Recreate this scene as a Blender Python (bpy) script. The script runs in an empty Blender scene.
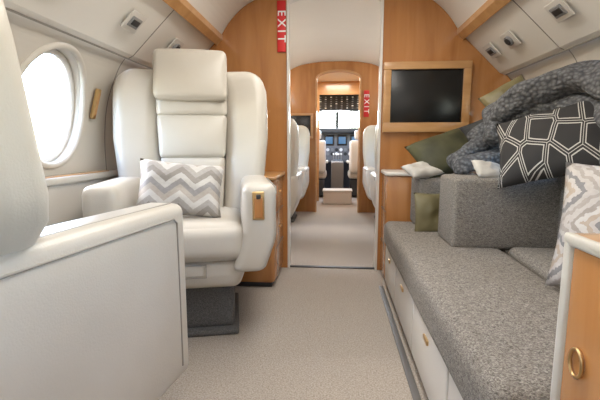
import bpy, bmesh, math, random
from mathutils import Vector, Matrix, noise as mnoise
random.seed(4)
S=bpy.context.scene
S.view_settings.view_transform='Standard'
COL=S.collection
R=math.radians

# ---------------- materials ----------------
def newmat(name):
    m=bpy.data.materials.new(name); m.use_nodes=True
    nt=m.node_tree; b=nt.nodes['Principled BSDF']
    return m,nt,b
def L(nt,a,b): nt.links.new(a,b)
def simple(name,col,rough=.5,metal=0,emit=None,es=0,coat=0):
    m,nt,b=newmat(name)
    b.inputs['Base Color'].default_value=(*col,1); b.inputs['Roughness'].default_value=rough
    b.inputs['Metallic'].default_value=metal
    if coat: b.inputs['Coat Weight'].default_value=coat; b.inputs['Coat Roughness'].default_value=.08
    if emit: b.inputs['Emission Color'].default_value=(*emit,1); b.inputs['Emission Strength'].default_value=es
    return m
def textured(name,cols,scale=(10,10,10),detail=4,rough=.6,bump=0,bscale=None,coord='Object',dist=0,coat=0,nscale=1.0,voro=False,pos=None):
    m,nt,b=newmat(name); N=nt.nodes
    tc=N.new('ShaderNodeTexCoord'); mp=N.new('ShaderNodeMapping'); mp.inputs['Scale'].default_value=scale
    L(nt,tc.outputs[coord],mp.inputs['Vector'])
    if voro:
        tx=N.new('ShaderNodeTexVoronoi'); tx.inputs['Scale'].default_value=nscale; out=tx.outputs['Distance']
    else:
        tx=N.new('ShaderNodeTexNoise'); tx.inputs['Scale'].default_value=nscale; tx.inputs['Detail'].default_value=detail
        tx.inputs['Distortion'].default_value=dist; out=tx.outputs['Fac']
    L(nt,mp.outputs[0],tx.inputs['Vector'])
    cr=N.new('ShaderNodeValToRGB'); e=cr.color_ramp.elements
    n=len(cols); lo,hi=(.3,.7) if not pos else pos
    e[0].position=lo; e[0].color=(*cols[0],1); e[1].position=hi; e[1].color=(*cols[-1],1)
    for i in range(1,n-1):
        k=e.new(lo+(hi-lo)*i/(n-1)); k.color=(*cols[i],1)
    L(nt,out,cr.inputs[0]); L(nt,cr.outputs[0],b.inputs['Base Color'])
    b.inputs['Roughness'].default_value=rough
    if coat: b.inputs['Coat Weight'].default_value=coat; b.inputs['Coat Roughness'].default_value=.1
    if bump:
        bp=N.new('ShaderNodeBump'); bp.inputs['Strength'].default_value=bump; bp.inputs['Distance'].default_value=.004
        if bscale:
            t2=N.new('ShaderNodeTexNoise'); t2.inputs['Scale'].default_value=bscale; t2.inputs['Detail'].default_value=3
            L(nt,tc.outputs[coord],t2.inputs['Vector']); L(nt,t2.outputs['Fac'],bp.inputs['Height'])
        else: L(nt,out,bp.inputs['Height'])
        L(nt,bp.outputs[0],b.inputs['Normal'])
    return m
LEATHER=textured('leather_cream',[(.53,.49,.425),(.59,.55,.485)],scale=(3,3,3),rough=.33,bump=.15,bscale=220)
LEATHER2=textured('leather_shade',[(.30,.275,.24),(.34,.31,.27)],scale=(3,3,3),rough=.45,bump=.15,bscale=220)
WALLM=textured('wall_vinyl',[(.56,.52,.455),(.60,.56,.495)],scale=(2,2,2),rough=.6)
CEIL=textured('ceiling_vinyl',[(.77,.74,.68),(.80,.77,.71)],scale=(2,2,2),rough=.6)
WOOD=textured('maple_wood',[(.36,.145,.042),(.45,.195,.06),(.51,.235,.08)],scale=(6,6,.7),detail=7,rough=.25,dist=.7,coat=.5,nscale=1.7,pos=(.28,.74))
WOODL=textured('maple_light',[(.46,.24,.09),(.58,.33,.14)],scale=(2,9,11),detail=6,rough=.28,dist=.5,coat=.4,nscale=1.6)
CARPET=textured('carpet',[(.25,.215,.18),(.39,.345,.30),(.51,.455,.40)],detail=5,rough=.95,bump=.9,nscale=17,pos=(.30,.72))
CARPETD=textured('carpet_grey',[(.07,.07,.068),(.16,.155,.15)],nscale=18,rough=.95,bump=.8)
TWEED=textured('tweed_fabric',[(.10,.087,.074),(.235,.21,.18),(.39,.355,.31)],scale=(10,10,22),detail=6,rough=.95,bump=1.0,nscale=13,dist=1.6,pos=(.34,.67))
GOLD=simple('brushed_gold',(.62,.42,.2),.3,1)
BLACK=simple('black_gloss',(.008,.008,.008),.25)
DARK=simple('dark_plastic',(.03,.03,.032),.5)
GREYP=simple('grey_plastic',(.25,.25,.25),.5)
SEAM=simple('seam_grey',(.24,.22,.19),.8)
WHITE=simple('white_panel',(.66,.63,.58),.35)
RED=simple('exit_red',(.62,.02,.02),.5)
WHT=simple('exit_white',(.85,.85,.82),.5)
RAIL=simple('aluminium_rail',(.16,.155,.15),.5,.5)
OLIVE=textured('olive_velvet',[(.025,.025,.01),(.085,.082,.034)],nscale=.6,rough=.7)
GOLDC=textured('olive_gold_silk',[(.10,.085,.035),(.22,.185,.09)],nscale=.6,rough=.5)
CHAR=textured('charcoal_cloth',[(.015,.015,.017),(.06,.058,.055)],nscale=1.2,rough=.85,bump=.4,bscale=60)
CREAMC=textured('cream_cloth',[(.36,.33,.29),(.62,.59,.54)],nscale=.9,rough=.6,bump=.5,bscale=30)
COVE2=simple('cove_light_forward',(1,1,1),.5,0,(1,.95,.87),22)
def knit():
    m,nt,b=newmat('grey_knit'); N=nt.nodes
    tc=N.new('ShaderNodeTexCoord'); w=N.new('ShaderNodeTexVoronoi'); w.inputs['Scale'].default_value=60
    L(nt,tc.outputs['Object'],w.inputs['Vector'])
    cr=N.new('ShaderNodeValToRGB'); cr.color_ramp.elements[0].color=(.19,.192,.20,1); cr.color_ramp.elements[1].color=(.06,.061,.066,1)
    cr.color_ramp.elements[1].position=.75
    L(nt,w.outputs['Distance'],cr.inputs[0]); L(nt,cr.outputs[0],b.inputs['Base Color'])
    bp=N.new('ShaderNodeBump'); bp.invert=True; bp.inputs['Distance'].default_value=.010
    L(nt,w.outputs['Distance'],bp.inputs['Height']); L(nt,bp.outputs[0],b.inputs['Normal']); b.inputs['Roughness'].default_value=.95
    return m
KNIT=knit()
def mathn(nt,op,a,b=None):
    n=nt.nodes.new('ShaderNodeMath'); n.operation=op
    for i,v in enumerate((a,b)):
        if v is None: continue
        if isinstance(v,(int,float)): n.inputs[i].default_value=v
        else: L(nt,v,n.inputs[i])
    return n.outputs[0]
def chevron(name,cols,nx=3,ny=3.2,amp=.34,along='X',rough=.8,wob=0):
    m,nt,b=newmat(name); N=nt.nodes
    tc=N.new('ShaderNodeTexCoord'); sp=N.new('ShaderNodeSeparateXYZ'); L(nt,tc.outputs['Generated'],sp.inputs[0])
    x,y=sp.outputs[0],sp.outputs[1]
    if along!='X': x,y=y,x
    f=mathn(nt,'FRACT',mathn(nt,'MULTIPLY',x,nx)); z=mathn(nt,'MULTIPLY',mathn(nt,'ABSOLUTE',mathn(nt,'SUBTRACT',f,.5)),amp*2)
    s=mathn(nt,'ADD',y,z)
    if wob:
        n2=N.new('ShaderNodeTexNoise'); n2.inputs['Scale'].default_value=14; L(nt,tc.outputs['Generated'],n2.inputs['Vector'])
        s=mathn(nt,'ADD',s,mathn(nt,'MULTIPLY',n2.outputs['Fac'],wob))
    v=mathn(nt,'FRACT',mathn(nt,'MULTIPLY',s,ny))
    cr=N.new('ShaderNodeValToRGB'); cr.color_ramp.interpolation='CONSTANT'; e=cr.color_ramp.elements
    n=len(cols); e[0].color=(*cols[0],1); e[1].position=1/n; e[1].color=(*cols[1],1)
    for i in range(2,n): k=e.new(i/n); k.color=(*cols[i],1)
    L(nt,v,cr.inputs[0])
    ns=N.new('ShaderNodeTexNoise'); ns.inputs['Scale'].default_value=25; L(nt,tc.outputs['Generated'],ns.inputs['Vector'])
    mx=N.new('ShaderNodeMix'); mx.data_type='RGBA'; mx.inputs[0].default_value=.25
    L(nt,cr.outputs[0],mx.inputs[6]); L(nt,ns.outputs['Fac'],mx.inputs[7]); mx.blend_type='SOFT_LIGHT'
    L(nt,mx.outputs[2],b.inputs['Base Color']); b.inputs['Roughness'].default_value=rough
    return m
CHEV=chevron('chevron_cloth',[(.52,.50,.47),(.27,.245,.22),(.38,.355,.33),(.58,.56,.53),(.44,.39,.34),(.30,.285,.28)],nx=3,ny=1.5,amp=.20,rough=.4,wob=.03)
STRIPE=chevron('watercolour_stripe',[(.48,.44,.41),(.33,.29,.26),(.54,.51,.48),(.42,.34,.27),(.50,.46,.43),(.22,.21,.21),(.46,.42,.39),(.36,.32,.29)],nx=2,ny=2.6,amp=.26,along='Y',wob=.12)
def geo():
    m,nt,b=newmat('geometric_cloth'); N=nt.nodes
    tc=N.new('ShaderNodeTexCoord'); mp=N.new('ShaderNodeMapping'); mp.inputs['Scale'].default_value=(5.2,2.6,0); mp.inputs['Rotation'].default_value=(0,0,.35)
    L(nt,tc.outputs['Generated'],mp.inputs[0])
    v=N.new('ShaderNodeTexVoronoi'); v.voronoi_dimensions='2D'; v.feature='DISTANCE_TO_EDGE'; v.inputs['Scale'].default_value=1
    v.inputs['Randomness'].default_value=.9
    L(nt,mp.outputs[0],v.inputs['Vector'])
    d=v.outputs['Distance']
    a=mathn(nt,'MAXIMUM',mathn(nt,'LESS_THAN',mathn(nt,'ABSOLUTE',mathn(nt,'SUBTRACT',d,.10)),.02),mathn(nt,'LESS_THAN',d,.012))
    cr=N.new('ShaderNodeMix'); cr.data_type='RGBA'; cr.inputs[6].default_value=(.022,.02,.02,1); cr.inputs[7].default_value=(.46,.44,.41,1)
    L(nt,a,cr.inputs[0]); L(nt,cr.outputs[2],b.inputs['Base Color']); b.inputs['Roughness'].default_value=.85
    return m
GEO=geo()

# ---------------- mesh helpers ----------------
def finish(name,bm,mat,parent=None,smooth=False,angle=None):
    bmesh.ops.recalc_face_normals(bm,faces=bm.faces[:])
    me=bpy.data.meshes.new(name); bm.to_mesh(me); bm.free()
    ob=bpy.data.objects.new(name,me); COL.objects.link(ob)
    if mat: me.materials.append(mat)
    if smooth:
        for p in me.polygons: p.use_smooth=True
        if angle: me.set_sharp_from_angle(angle=R(angle))
    if parent: ob.parent=parent
    return ob
def empty(name,loc=(0,0,0),rz=0,sc=1):
    e=bpy.data.objects.new(name,None); COL.objects.link(e); e.location=loc; e.rotation_euler=(0,0,rz)
    e.scale=(sc,sc,sc) if not isinstance(sc,tuple) else sc
    e.empty_display_size=.1
    return e
def soft(name,dims,loc,mat,parent=None,r=.03,bulge=(0,0,0),fn=None,rot=(0,0,0),n=8,k=4):
    h=[d/2 for d in dims]; r=min(r,min(h)*.98)
    def ax(hh):
        c=[-hh+r*(1-math.cos(math.pi/2*i/k))*1.0 for i in range(k)]
        inner=[-hh+r+(2*(hh-r))*i/n for i in range(n+1)]
        return c+inner+[-x for x in reversed(c)]
    A=[ax(x) for x in h]; bm=bmesh.new(); cache={}
    def P(x,y,z):
        key=(round(x,6),round(y,6),round(z,6))
        if key in cache: return cache[key]
        p=Vector((x,y,z)); q=Vector([max(-(h[i]-r),min(h[i]-r,p[i])) for i in range(3)])
        d=p-q
        if d.length>1e-9: d=d.normalized()*r
        s=q+d; u=[p[i]/h[i] for i in range(3)]
        for i in range(3):
            if bulge[i]:
                j,l=(i+1)%3,(i+2)%3
                s[i]+=u[i]*bulge[i]*(1-u[j]**2)*(1-u[l]**2)
        s=s+Vector(loc) if fn else s
        if fn: s=Vector(fn(s.x,s.y,s.z))-Vector(loc)
        v=bm.verts.new(s); cache[key]=v; return v
    for a in range(3):
        b,c=(a+1)%3,(a+2)%3
        for sgn in (-1,1):
            for i in range(len(A[b])-1):
                for j in range(len(A[c])-1):
                    vs=[]
                    for (ii,jj) in ((i,j),(i+1,j),(i+1,j+1),(i,j+1)):
                        p=[0,0,0]; p[a]=sgn*h[a]; p[b]=A[b][ii]; p[c]=A[c][jj]; vs.append(P(*p))
                    if len(set(vs))==4:
                        try: bm.faces.new(vs)
                        except ValueError: pass
    ob=finish(name,bm,mat,parent,True); ob.location=loc; ob.rotation_euler=rot
    return ob
def box(name,x0,x1,y0,y1,z0,z1,mat,parent=None,r=.004):
    return soft(name,(x1-x0,y1-y0,z1-z0),((x0+x1)/2,(y0+y1)/2,(z0+z1)/2),mat,parent,r,n=1,k=2)
def pillow(name,w,hh,t,loc,rot,mat,parent=None,n=18,seed=0,wr=.012):
    bm=bmesh.new(); top={};bot={}
    for i in range(n+1):
        for j in range(n+1):
            u=-1+2*i/n; v=-1+2*j/n
            pin=1-.07*(1-v*v)
            pin2=1-.07*(1-u*u)
            x=u*w/2*pin; y=v*hh/2*pin2
            e=((1-u*u)*(1-v*v)); z=t/2*(max(e,0)**.42)
            nz=mnoise.noise(Vector((u*2.2+seed,v*2.2,seed*1.7)))*wr*(e**.3)
            p=bm.verts.new((x,y,z+nz)); top[i,j]=p
            bot[i,j]=p if e<1e-6 else bm.verts.new((x,y,-z+nz))
    for i in range(n):
        for j in range(n):
            bm.faces.new([top[i,j],top[i+1,j],top[i+1,j+1],top[i,j+1]])
            f=[bot[i,j],bot[i,j+1],bot[i+1,j+1],bot[i+1,j]]
            try: bm.faces.new(f)
            except ValueError: pass
    ob=finish(name,bm,mat,parent,True); ob.location=loc; ob.rotation_euler=[R(a) for a in rot]
    return ob
def extrude(name,pts,y0,y1,mat,parent=None):
    bm=bmesh.new(); a=[bm.verts.new((x,y0,z)) for x,z in pts]; b=[bm.verts.new((x,y1,z)) for x,z in pts]
    n=len(pts)
    for i in range(n): bm.faces.new([a[i],a[(i+1)%n],b[(i+1)%n],b[i]])
    bm.faces.new(a); bm.faces.new(b[::-1])
    return finish(name,bm,mat,parent)
def tube(name,pts,rad,mat,parent=None,cyc=False):
    c=bpy.data.curves.new(name,'CURVE'); c.dimensions='3D'; c.bevel_depth=rad; c.bevel_resolution=4
    s=c.splines.new('POLY'); s.points.add(len(pts)-1)
    for p,q in zip(s.points,pts): p.co=(*q,1)
    s.use_cyclic_u=cyc; c.materials.append(mat)
    tmp=bpy.data.objects.new('t',c); COL.objects.link(tmp)
    dg=bpy.context.evaluated_depsgraph_get(); me=bpy.data.meshes.new_from_object(tmp.evaluated_get(dg))
    bpy.data.objects.remove(tmp)
    for p in me.polygons: p.use_smooth=True
    ob=bpy.data.objects.new(name,me); COL.objects.link(ob)
    if parent: ob.parent=parent
    return ob
def cyl(name,r,h,loc,mat,parent=None,rot=(0,0,0),seg=28,r2=None,sc=None):
    bm=bmesh.new(); bmesh.ops.create_cone(bm,cap_ends=True,segments=seg,radius1=r,radius2=r if r2 is None else r2,depth=h)
    ob=finish(name,bm,mat,parent,True,40); ob.location=loc; ob.rotation_euler=[R(a) for a in rot]
    if sc: ob.scale=sc
    return ob
def catmull(P,n=5):
    out=[]; D=range(len(P[0]))
    for i in range(len(P)-1):
        p0=P[max(i-1,0)];p1=P[i];p2=P[i+1];p3=P[min(i+2,len(P)-1)]
        for k in range(n):
            t=k/n
            out.append(tuple(.5*((2*p1[c])+(-p0[c]+p2[c])*t+(2*p0[c]-5*p1[c]+4*p2[c]-p3[c])*t*t+(-p0[c]+3*p1[c]-3*p2[c]+p3[c])*t**3) for c in D))
    out.append(P[-1]); return out

# ---------------- cabin shell ----------------
wallP=catmull([(1.27,0),(1.28,.15),(1.29,.4),(1.30,.7),(1.30,.95),(1.27,1.15),(1.20,1.32),(1.15,1.39)],5)
psuP=[(1.135,1.385),(1.105,1.40),(.93,1.57),(.84,1.655)]
ceilP=catmull([(.83,1.665),(.74,1.79),(.62,1.89),(.46,1.96),(.22,1.995),(0,2.0)],5)
fullR=wallP+psuP+ceilP
def wx(z):
    for a,b in zip(wallP,wallP[1:]):
        if a[1]<=z<=b[1]: return a[0]+(b[0]-a[0])*(z-a[1])/(b[1]-a[1]+1e-9)
    return 1.2
Y0,Y1=-1.3,5.5
def off(P,d):
    out=[]
    for i,p in enumerate(P):
        a=P[max(i-1,0)];b=P[min(i+1,len(P)-1)]
        t=Vector((b[0]-a[0],b[1]-a[1])).normalized(); nrm=Vector((t.y,-t.x))
        out.append((p[0]+nrm.x*d,p[1]+nrm.y*d))
    return out
def mir(P): return [(-x,z) for x,z in P]
winY=[-.45,.66,1.74,3.55,4.55]; WZ=1.085; WA,WB=.225,.255
for side,sg in (('left',-1),('right',1)):
    ring=wallP+off(wallP,.09)[::-1]
    if sg<0: ring=mir(ring)
    w=extrude('wall_'+side,ring,Y0,Y1,WALLM)
    cuts=[]
    for y in winY:
        c=cyl('cut',1,.5,(sg*1.3,y,WZ),None,rot=(0,90,0),seg=48); c.scale=(WB,WA,1); cuts.append(c)
        m=w.modifiers.new('b','BOOLEAN'); m.object=c; m.operation='DIFFERENCE'; m.solver='EXACT'
    bpy.context.view_layer.update()
    dg=bpy.context.evaluated_depsgraph_get()
    me=bpy.data.meshes.new_from_object(w.evaluated_get(dg)); w.modifiers.clear(); w.data=me
    for c in cuts: bpy.data.objects.remove(c)
GLASS,nt,b=newmat('window_acrylic'); N=nt.nodes
tr=N.new('ShaderNodeBsdfTransparent'); tr.inputs[0].default_value=(.93,.97,1,1); gl=N.new('ShaderNodeBsdfGlossy'); gl.inputs['Roughness'].default_value=.05
mx=N.new('ShaderNodeMixShader'); mx.inputs[0].default_value=.06; L(nt,tr.outputs[0],mx.inputs[1]); L(nt,gl.outputs[0],mx.inputs[2]); L(nt,mx.outputs[0],N['Material Output'].inputs[0])
k=0
for sg in (-1,1):
    for y in winY:
        k+=1; e=empty('window_%d'%k)
        pts=[]
        for i in range(48):
            a=2*math.pi*i/48; z=WZ+WB*math.sin(a)*1.03
            pts.append((sg*(wx(z)-.002),y+WA*1.03*math.cos(a),z))
        tube('window_surround',pts,.015,WALLM,e,True)
        pts2=[(sg*(wx(WZ+WB*.9*math.sin(2*math.pi*i/48))+.05),y+WA*.95*math.cos(2*math.pi*i/48),WZ+WB*.95*math.sin(2*math.pi*i/48)) for i in range(48)]
        tube('window_gasket',pts2,.014,WHITE,e,True)
        bm=bmesh.new(); bm.faces.new([bm.verts.new((p[0],p[1],p[2])) for p in pts2]); finish('window_pane',bm,GLASS,e)
inner=psuP+ceilP; inn=inner+mir(inner)[::-1][1:]
outer=off(inner,.05); outer[-1]=(0,2.06); outr=outer+mir(outer)[::-1][1:]
extrude('ceiling',inn+outr[::-1],Y0,Y1,CEIL)
for side,sg in (('left',-1),('right',1)):
    f=(lambda P:P) if sg>0 else mir
    extrude('trim_'+('1' if sg<0 else '2'),f([(.856,1.625),(.828,1.655),(.818,1.690),(.803,1.685),(.808,1.652),(.846,1.615)]),Y0,Y1,WOODL)
    extrude('cove_light',f([(.800,1.690),(.780,1.722),(.788,1.730),(.812,1.695)]),3.0,5.4,COVE2)
    for y in (.95,2.18,3.4,4.5):
        pr=wallP[6:]+psuP; ring=off(pr,.002)+off(pr,-.0015)[::-1]
        extrude('trim_seam',f(ring),y,y+.006,SEAM)
    extrude('trim_valance_gap',f([(1.139,1.383),(1.132,1.378),(1.128,1.384),(1.134,1.389)]),Y0,2.88,SEAM)
box('floor',-1.36,1.36,Y0,8.4,-.06,0,CARPET)
def bulk(name,y0,y1,l,r,top,arch,mat):
    P=fullR+mir(fullR)[::-1][1:]
    P=[(x*.995,z*.998 if z>1.9 else z) for x,z in P]
    hole=[]
    cx=(l+r)/2; hw=(r-l)/2
    n=14
    for i in range(n+1):
        a=math.pi-math.pi*i/n
        hole.append((cx+hw*math.cos(a),top+arch*math.sin(a)))
    hole=[(l,0)]+hole+[(r,0)]
    return extrude(name,P+hole,y0,y1,mat),hole
w,h1=bulk('wall_front',2.90,2.96,-.345,.315,1.90,.06,WOOD)
w,h2=bulk('wall_forward_bulkhead',5.44,5.5,-.27,.33,1.78,.11,WOOD)
def frame(name,hole,y0,y1,mat,t=.014):
    P=hole; o=[]
    for i,p in enumerate(P):
        a=P[max(i-1,0)];b=P[min(i+1,len(P)-1)]
        tt=Vector((b[0]-a[0],b[1]-a[1])).normalized(); nn=Vector((tt.y,-tt.x)); o.append((p[0]+nn.x*t,p[1]+nn.y*t))
    return extrude(name,P+o[::-1],y0,y1,mat)
frame('trim_doorway',h1,2.885,2.975,WHITE); frame('trim_archway',h2,5.42,5.52,WOODL,.02)
box('wall_back',-1.38,1.38,Y0-.06,Y0,0,2.1,WALLM)
box('trim_threshold',-.34,.31,2.91,2.95,0,.008,DARK)
box('floor_track',.292,.322,.3,2.55,0,.006,RAIL)

# exit sign
def exit_sign(x0,x1,z0,z1,y):
    e=empty('exit_sign',((x0+x1)/2,y,(z0+z1)/2)); w=x1-x0;h=z1-z0
    soft('sign_plate',(w,.012,h),(0,0,0),RED,e,.004,n=1,k=2)
    c=bpy.data.curves.new('sign_letters','FONT'); c.body='EXIT'; c.size=w*1.3; c.align_x='CENTER'; c.align_y='CENTER'; c.extrude=.001
    c.space_character=1.45; c.materials.append(WHT); c.offset=.0008
    t=bpy.data.objects.new('sign_letters',c); COL.objects.link(t); t.parent=e; t.location=(0,-.0075,0)
    t.rotation_euler=(R(90),R(90),0)
exit_sign(-.412,-.352,1.56,1.90,2.892)
exit_sign(.365,.435,1.28,1.62,5.43)
def monitor(x0,x1,z0,z1,y,b=.05,bb=.065):
    e=empty('wall_monitor',((x0+x1)/2,y,(z0+z1)/2)); w=x1-x0;h=z1-z0
    soft('screen',(w-2*b+.004,.02,h-b-bb+.004),(0,-.012,(bb-b)/2),BLACK,e,.002,n=1,k=2)
    hh=h-b-bb
    for nm,d,l in (('bezel_top',(w,.04,b),(0,-.02,h/2-b/2)),('bezel_bottom',(w,.04,bb),(0,-.02,-h/2+bb/2)),('bezel_left',(b,.039,hh),(-w/2+b/2,-.0195,(bb-b)/2)),('bezel_right',(b,.039,hh),(w/2-b/2,-.0195,(bb-b)/2))):
        soft(nm,d,l,WOODL,e,.003,n=1,k=3)
monitor(.325,.905,1.005,1.475,2.895)
monitor(-.78,-.30,1.0,1.33,5.43,.03,.03)

e=empty('credenza',(0,0,0))
box('cabinet_body',-1.10,-.375,2.45,2.895,.03,.70,WOOD,e,.03)
box('counter_top',-1.13,-.36,2.43,2.897,.70,.725,WOODL,e,.01)
box('toe_kick',-1.0,-.40,2.48,2.89,0,.03,DARK,e)
for z in (.25,.48): box('drawer_gap',-.3755,-.372,2.50,2.86,z,z+.004,DARK,e,.001)
for z in (.36,.6): box('pull',-.378,-.366,2.66,2.71,z,z+.012,GOLD,e,.003)
e=empty('galley_cabinet',(0,0,0))
box('cabinet_body',.335,1.12,2.60,2.895,.03,.72,WOOD,e,.01)
box('counter_top',.325,1.14,2.585,2.897,.72,.745,WHITE,e,.01)
box('toe_kick',.36,1.0,2.62,2.89,0,.03,DARK,e)
for z in (.25,.48): box('drawer_gap',.332,.336,2.62,2.87,z,z+.004,DARK,e,.001)
e=empty('side_ledge')
extrude('ledge_panel',mir([(1.235,.02),(1.235,.74),(1.29,.74),(1.285,.5),(1.268,.02)]),-1.2,2.40,LEATHER,e)
box('ledge_cap',-1.295,-1.215,-1.2,2.40,.74,.775,LEATHER,e,.012)
box('ledge_inlay',-1.285,-1.235,1.2,2.1,.774,.780,WOODL,e,.002)

# ---------------- club chair ----------------
def club_chair(loc,rz,sc=1,latch=True,boxy=False):
    e=empty('club_chair',loc,R(rz),sc)
    by=.03 if boxy else 0
    lean=lambda x,y,z:(x,y+by+max(0,z-.5)*.16,z)
    soft('pedestal',(.42,.42,.26),(0,.02,.15),CARPETD,e,.03)
    soft('pedestal_foot',(.46,.50,.03),(0,.02,.015),CARPETD,e,.012)
    soft('seat_pan',(.54,.56,.14),(0,-.03,.33),LEATHER,e,.035,fn=lambda x,y,z:(x*(1-.12*max(0,(.36-z))/.1),y+ .25*max(0,.33-z) if y<0 else y,z))
    soft('seat_pan_panel',(.20,.01,.05),(-.02,-.312,.355),LEATHER,e,.004,n=1)
    tube('pan_seam',[(-.13,-.319,.385),(.09,-.319,.385),(.09,-.319,.325),(-.13,-.319,.325)],.003,LEATHER2,e,True)
    soft('seat_cushion',(.53,.58,.17),(0,-.06,.485),LEATHER,e,.05,bulge=(0,.012,.02))
    soft('seat_apron',(.545,.50,.06),(0,-.03,.425),LEATHER,e,.02)
    for sg,nm in ((-1,'arm_left'),(1,'arm_right')):
        if boxy:
            soft(nm,(.135,.80,.57),(sg*.335,.03,.52),LEATHER,e,.03,bulge=(.008,0,.004))
            X=sg*.4045
            tube(nm+'_piping',[(X,.38,.765),(X,-.29,.765),(X,-.308,.75),(X,-.308,.28)],.003,LEATHER2,e)
            tube(nm+'_seam',[(sg*.37,-.371,.27),(sg*.37,-.371,.77),(sg*.37,-.33,.806),(sg*.37,.38,.806)],.003,LEATHER2,e)
            continue
        def fa(x,y,z,sg=sg):
            if z<.5 and y<0: z=z+ (.5-z)*.28*min(1,(-y)/.3)
            if z<.5: x=x-sg*(.5-z)*.35
            return (x,y,z)
        soft(nm,(.15,.66,.46),(sg*.330,-.03,.52),LEATHER,e,.04,bulge=(.006,0,.004),fn=fa)
        tube(nm+'_piping',[(sg*.408,y,z) for y,z in [(-.31,.70),(-.28,.728),(.22,.728),(.26,.70)]],.003,LEATHER2,e)
    if latch:
        soft('latch_plate',(.052,.012,.125),(.325,-.363,.655),GOLD,e,.005,n=1)
        soft('latch_wood',(.038,.014,.09),(.325,-.366,.645),WOOD,e,.005,n=1)
        soft('latch_button',(.02,.02,.02),(.325,-.369,.695),DARK,e,.005,n=1)
    def fw(sg):
        def f(x,y,z):
            t=max(0,min(1,(z-.45)/.5))
            if boxy:
                q=max(0,min(1,(z-.74)/.14)); q=q*q*(3-2*q)
                x=x*(.88+.12*q)+(sg*.028*q if sg<0 else 0)
            else: x=x*(.86+.14*t)
            y2=y-.05*max(0,abs(x)-.2)/.2
            if z>1.18: x=x-sg*(z-1.18)**2*2.6
            return lean(x,y2,z)
        return f
    soft('back_shell',(.62,.10,.86),(0,.27,.83),LEATHER,e,.05,fn=lambda x,y,z: lean(x*(.84+.16*min(1,max(0,(z-.4)/.5)))*(1-.6*max(0,z-1.15)),y,z))
    for sg,nm in ((-1,'wing_left'),(1,'wing_right')):
        soft(nm,(.235,.17,.86),(sg*.295,.20,.90),LEATHER,e,.06,bulge=(0,.012,0),fn=fw(sg),n=14)
    tp=lambda x,y,z: lean(x*(.80+.20*max(0,min(1,(z-.5)/.6))),y,z)
    soft('back_pad_lower',(.38,.12,.32),(0,.145,.70),LEATHER,e,.035,bulge=(0,.02,0),fn=tp)
    soft('back_pad_middle',(.38,.12,.24),(0,.142,.965),LEATHER,e,.028,bulge=(0,.022,0),fn=tp)
    soft('back_pad_upper',(.38,.12,.13),(0,.145,1.135),LEATHER,e,.028,bulge=(0,.018,0),fn=tp)
    soft('headrest',(.385,.13,.265),(0,.09,1.29),LEATHER,e,.03,bulge=(0,.018,.008),fn=lean)
    tube('headrest_seam',[lean(x,.029,1.195) for x in (-.175,0,.175)],.003,LEATHER2,e)
    return e
club_chair((-.735,1.98,0),14)
pillow('chevron_pillow',.39,.26,.12,(-.715,1.80,.715),(72,6,16),CHEV,seed=2)
club_chair((-.862,.86,0),172,.93,boxy=True)
for x,y,rz in ((-.68,3.75,180),(-.68,4.85,0),(.70,3.75,180),(.70,4.85,0)):
    club_chair((x,y,0),rz,.87,False)

# ---------------- sofa ----------------
e=empty('divan_sofa')
SX,Ya,Yb=.31,.74,2.54
box('base_body',SX+.03,1.14,Ya,Yb,.02,.30,WHITE,e,.01)
ys=[Ya,1.10,1.62,2.12,Yb]
for a,b in zip(ys,ys[1:]):
    box('base_drawer',SX+.018,SX+.05,a+.006,b-.006,.05,.285,WHITE,e,.008)
    box('drawer_latch',SX+.010,SX+.02,(a+b)/2-.03,(a+b)/2+.03,.23,.25,GOLD,e,.004)
box('base_kick',SX+.05,1.05,Ya,Yb,0,.03,DARK,e)
def seatf(x,y,z):
    return (x,y,z+.006*mnoise.noise(Vector((x*4,y*3,0))))
soft('seat_cushion_front',(.47,Yb-Ya,.16),(SX+.235,(Ya+Yb)/2,.365),TWEED,e,.045,bulge=(0,0,.004),fn=seatf,n=14)
soft('seat_cushion_inner',(.37,1.10,.15),(.965,Ya+.56,.39),TWEED,e,.035,bulge=(0,0,.01),fn=seatf)
soft('seat_cushion_inner_far',(.37,.68,.15),(.965,Yb-.34,.375),TWEED,e,.035,fn=seatf)
soft('back_cushion_near',(.15,.98,.42),(1.08,Ya+.5,.63),TWEED,e,.06,bulge=(.02,0,0))
soft('back_cushion_far',(.15,.78,.42),(1.08,Yb-.40,.63),TWEED,e,.06,bulge=(.02,0,0))
soft('armrest_block',(.52,.27,.33),(.80,1.99,.605),TWEED,e,.022,bulge=(0,.006,.004))
soft('armrest_block_far',(.50,.22,.29),(.72,2.42,.588),TWEED,e,.025,bulge=(0,.004,.004))
# end cabinet beside the sofa
e=empty('end_cabinet')
box('cabinet_body',.412,1.12,.25,.712,.0,.745,WOOD,e,.004)
box('edge_trim',.405,.50,.712,.735,0,.765,LEATHER,e,.01)
box('top_trim',.405,.420,.25,.735,.745,.768,LEATHER,e,.007)
box('cabinet_top',.420,1.12,.25,.735,.745,.765,WOODL,e,.004)
pts=[(.408,.668+.017*math.cos(a*math.pi/12),.555+.024*math.sin(a*math.pi/12)) for a in range(24)]
tube('ring_pull',pts,.003,GOLD,e,True)

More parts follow.
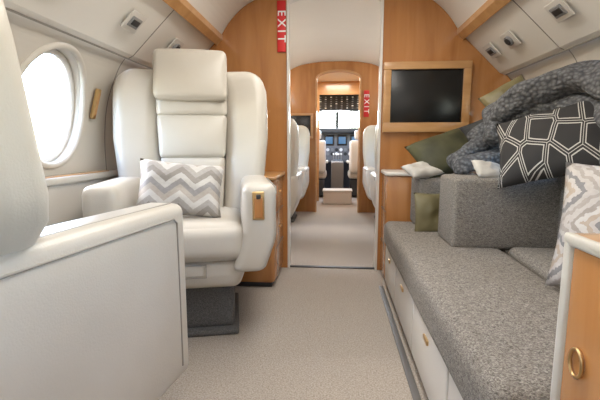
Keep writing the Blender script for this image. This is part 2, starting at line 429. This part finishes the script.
# ---------------- cushions on the divan ----------------
pillow('geometric_pillow',.44,.36,.14,(.91,1.79,.925),(56,-14,-34),GEO,seed=3)
pillow('striped_pillow',.40,.42,.15,(.885,1.25,.66),(74,0,-42),STRIPE,seed=5)
pillow('cream_pillow',.15,.12,.06,(.715,1.93,.80),(35,10,10),CREAMC,seed=6)
pillow('olive_pillow',.38,.30,.15,(.65,2.46,.865),(44,-18,14),OLIVE,seed=7)
pillow('charcoal_pillow',.36,.32,.13,(.94,2.50,.96),(60,-24,-10),CHAR,seed=8)
pillow('olive_pillow',.24,.20,.10,(.90,2.22,1.15),(60,-30,-10),GOLDC,seed=9)
pillow('olive_pillow',.22,.23,.06,(.545,2.23,.545),(80,0,6),GOLDC,seed=11)
pillow('cream_pillow',.20,.15,.07,(.50,2.36,.775),(20,-6,20),CREAMC,seed=12)
def fold(name,path,r,parent,seed,flat=.8):
    P=catmull(path,8); bm=bmesh.new(); rings=[]; n=len(P); m=16
    for i,p in enumerate(P):
        a=Vector(P[max(i-1,0)]);b=Vector(P[min(i+1,n-1)]); t=(b-a).normalized()
        s=t.cross(Vector((0,0,1))).normalized(); u=s.cross(t).normalized()
        u_=i/(n-1); rr=r*min(1,(1-abs(2*u_-1)**6)**.5+.05) if 0<u_<1 else r*.25
        ring=[]
        for j in range(m):
            an=2*math.pi*j/m
            q=mnoise.noise(Vector((math.cos(an)*1.3+seed,math.sin(an)*1.3,i*.12+seed)))
            k=rr*(1+.42*q)*(1+.12*math.cos(3*an+i*.25))
            ring.append(bm.verts.new(Vector(p)+s*math.cos(an)*k+u*math.sin(an)*k*flat))
        rings.append(ring)
    for a,b in zip(rings,rings[1:]):
        for j in range(m): bm.faces.new([a[j],a[(j+1)%m],b[(j+1)%m],b[j]])
    bm.faces.new(rings[0]); bm.faces.new(rings[-1])
    ob=finish(name,bm,KNIT,parent,True)
    md=ob.modifiers.new('s','SUBSURF'); md.levels=1; md.render_levels=1
    return ob
e=empty('knit_throw')
fold('fold_1',[(.78,2.12,1.03),(.84,2.04,1.11),(.92,1.96,1.16),(1.01,1.86,1.20),(1.06,1.76,1.17),(1.09,1.64,1.09)],.078,e,1)
fold('fold_2',[(.79,2.16,.92),(.85,2.10,1.00),(.95,2.0,1.06),(1.04,1.88,1.09),(1.08,1.74,1.04),(1.08,1.60,.98)],.072,e,4)
fold('fold_3',[(.86,2.24,1.06),(.93,2.14,1.14),(1.02,2.02,1.19),(1.09,1.90,1.17)],.075,e,7)
fold('fold_4',[(1.10,1.70,1.10),(1.08,1.60,1.00),(1.04,1.53,.90),(1.00,1.50,.84),(1.02,1.42,.80)],.065,e,9)
fold('fold_5',[(1.13,1.62,1.04),(1.10,1.50,.95),(1.08,1.42,.88)],.06,e,12)
fold('fold_6',[(.76,2.04,.93),(.79,2.08,1.0),(.80,2.14,1.08),(.86,2.18,1.12)],.055,e,25)
e=empty('knit_throw')
fold('fold_1',[(.60,2.16,.81),(.68,2.18,.86),(.76,2.22,.91),(.86,2.24,.95),(.95,2.20,.93)],.065,e,15)
fold('fold_2',[(.60,2.07,.79),(.68,2.09,.82),(.78,2.11,.85),(.88,2.12,.88)],.055,e,18)
fold('fold_3',[(.74,2.30,.93),(.84,2.31,1.0),(.94,2.28,1.03)],.06,e,21)

# window shade latch
e=empty('shade_latch',(-1.252,2.04,1.13))
e.rotation_euler=(0,R(17),0)
soft('latch_body',(.02,.03,.16),(0,0,0),GOLD,e,.006,n=1); soft('latch_slot',(.024,.013,.12),(.003,0,0),WOODL,e,.004,n=1)
for sg in (-1,1):
    for i,y in enumerate((.6,1.45,1.95,2.45,2.72)):
        e=empty('air_vent' if i%2 else 'reading_light',(sg*.975,y,1.506)); e.rotation_euler=(0,R(45)*sg,0)
        soft('escutcheon',(.10,.13,.008),(0,0,-.002),WHITE,e,.003,n=1)
        if i%2:
            cyl('vent_ring',.03,.02,(0,0,-.008),GREYP,e); cyl('vent_core',.02,.012,(0,0,-.018),DARK,e)
        else:
            soft('lens',(.055,.085,.012),(0,0,-.006),GREYP,e,.004,n=1); soft('lens_glass',(.03,.06,.012),(0,0,-.010),DARK,e,.004,n=1)

# ---------------- vestibule and cockpit ----------------
for nm,x0,x1 in (('wall_vestibule_left',-.55,-.42),('wall_vestibule_right',.48,.60)):
    box(nm,x0,x1,5.5,6.5,0,1.95,WOODL)
box('ceiling_vestibule',-.55,.6,5.5,6.5,1.90,1.96,CEIL)
def cut_wall(nm,y0,y1,l,r,top,mat):
    extrude(nm,[(1.0,0),(1.1,.9),(.9,1.6),(.5,1.96),(-.5,1.96),(-.9,1.6),(-1.1,.9),(-1.0,0),(l,0),(l,top),(r,top),(r,0)],y0,y1,mat)
cut_wall('wall_cockpit_door',6.5,6.55,-.26,.36,1.70,WOODL)
e=empty('cockpit_shell')
extrude('shell_left',[(-1.0,0),(-1.1,.9),(-1.0,1.2),(-1.06,1.2),(-1.16,.9),(-1.06,0)],6.55,8.3,DARK,e)
extrude('shell_right',[(1.0,0),(1.1,.9),(1.0,1.2),(1.06,1.2),(1.16,.9),(1.06,0)],6.55,8.3,DARK,e)
box('roof',-1.0,1.0,6.55,8.1,1.76,1.86,DARK,e)
box('windshield_header',-1.0,1.0,7.95,8.2,1.60,1.80,DARK,e,.03)
box('overhead_panel',-.36,.46,6.95,7.4,1.50,1.76,DARK,e,.03)
box('nose_wall',-1.1,1.1,8.3,8.36,0,1.20,DARK,e)
for x in (-.62,0.03,.66): box('windshield_post',x-.03,x+.03,8.1,8.2,1.15,1.62,DARK,e,.01)
KNOB=simple('knob_white',(.8,.8,.78),.4)
SCR=simple('display_glow',(.02,.05,.1),.2,0,(.15,.35,.6),.5)
PGREY=simple('panel_grey',(.16,.165,.17),.5)
e=empty('overhead_switches')
for i in range(8):
    for j in range(6):
        soft('switch_%d_%d'%(i,j),(.03,.02,.016),(-.26+.09*i,6.945,1.53+.036*j),(GREYP,GREYP,PGREY,KNOB)[(i*3+j*5)%4],e,.004,n=1,k=1)
e=empty('instrument_panel')
soft('glareshield',(1.9,.35,.10),(.02,7.80,1.18),DARK,e,.03)
soft('panel_face',(1.7,.1,.6),(.02,7.9,.88),PGREY,e,.02)
for i in range(6):
    soft('display_%d'%(i+1),(.19,.02,.2),(-.62+.25*i,7.845,1.0),BLACK,e,.01,n=1)
    soft('display_glass_%d'%(i+1),(.14,.024,.14),(-.62+.25*i,7.844,1.0),SCR,e,.01,n=1)
for i in range(10):
    for j in range(2): cyl('gauge_%d_%d'%(i+1,j),.032,.02,(-.4+.085*i,7.845,.82-.08*j),(KNOB,GREYP,DARK)[(i+j)%3],e,rot=(90,0,0),seg=16)
e=empty('centre_pedestal')
soft('pedestal_body',(.22,.8,.62),(.04,7.42,.31),simple('pedestal_grey',(.16,.15,.14),.5),e,.02)
for i in range(4):
    cyl('lever_%d'%(i+1),.008,.14,(-.03+.045*i,7.2,.68),GREYP,e,rot=(15,0,0),seg=10); soft('lever_knob_%d'%(i+1),(.03,.03,.03),(-.03+.045*i,7.18,.75),KNOB,e,.012,n=1)
for i in range(4): soft('radio_%d'%(i+1),(.18,.10,.015),(.04,7.33+.13*i,.625),SCR if i%2 else DARK,e,.004,n=1)
def pilot_seat(x):
    e=empty('pilot_seat',(x,7.15,0))
    soft('seat_base',(.36,.4,.3),(0,0,.17),DARK,e,.03); soft('cushion',(.42,.46,.14),(0,0,.40),LEATHER,e,.05)
    soft('backrest',(.40,.12,.56),(0,-.24,.71),LEATHER,e,.05,bulge=(0,.02,0)); soft('head_pad',(.24,.1,.16),(0,-.26,1.08),LEATHER,e,.04)
    for sg in (-1,1): soft('armrest',(.045,.3,.05),(sg*.215,-.02,.62),LEATHER,e,.02)
pilot_seat(-.36); pilot_seat(.44)
e=empty('entry_step'); soft('step_body',(.44,.3,.2),(.04,6.30,.10),WHITE,e,.02); soft('step_tread',(.46,.32,.02),(.04,6.30,.21),WHITE,e,.006)

# ---------------- lights ----------------
def area(name,loc,rot,sx,sy,p,col=(1,1,1)):
    l=bpy.data.lights.new(name,'AREA'); l.shape='RECTANGLE'; l.size=sx; l.size_y=sy; l.energy=p; l.color=col
    o=bpy.data.objects.new(name,l); COL.objects.link(o); o.location=loc; o.rotation_euler=[R(a) for a in rot]; return o
area('ceiling_lamp',(0,1.3,1.96),(0,0,0),.4,2.4,33,(1,.955,.89))
area('aft_fill_light',(0,-1.1,1.45),(80,0,0),1.6,.8,5,(1,.96,.9))  # added frontal fill behind the camera, standing in for aft window light; no fixture
area('vestibule_lamp',(.03,6.0,1.88),(0,0,0),.4,.5,14,(1,.95,.88))
area('cockpit_lamp',(.0,7.6,1.45),(60,0,180),.5,.2,26,(.9,.95,1))
W=bpy.data.worlds.new('sky'); S.world=W; W.use_nodes=True; nt=W.node_tree; bg=nt.nodes['Background']
sk=nt.nodes.new('ShaderNodeTexSky'); sk.sky_type='NISHITA'; sk.sun_disc=False; sk.sun_elevation=R(38); sk.sun_rotation=R(-80)
nt.links.new(sk.outputs[0],bg.inputs[0]); bg.inputs['Strength'].default_value=3.0

# ---------------- camera ----------------
c=bpy.data.cameras.new('camera'); c.lens=24; c.sensor_width=36; c.clip_start=.02
o=bpy.data.objects.new('camera',c); COL.objects.link(o); o.location=(0,0,.92); o.rotation_euler=(R(90-7.9),0,R(5)); S.camera=o
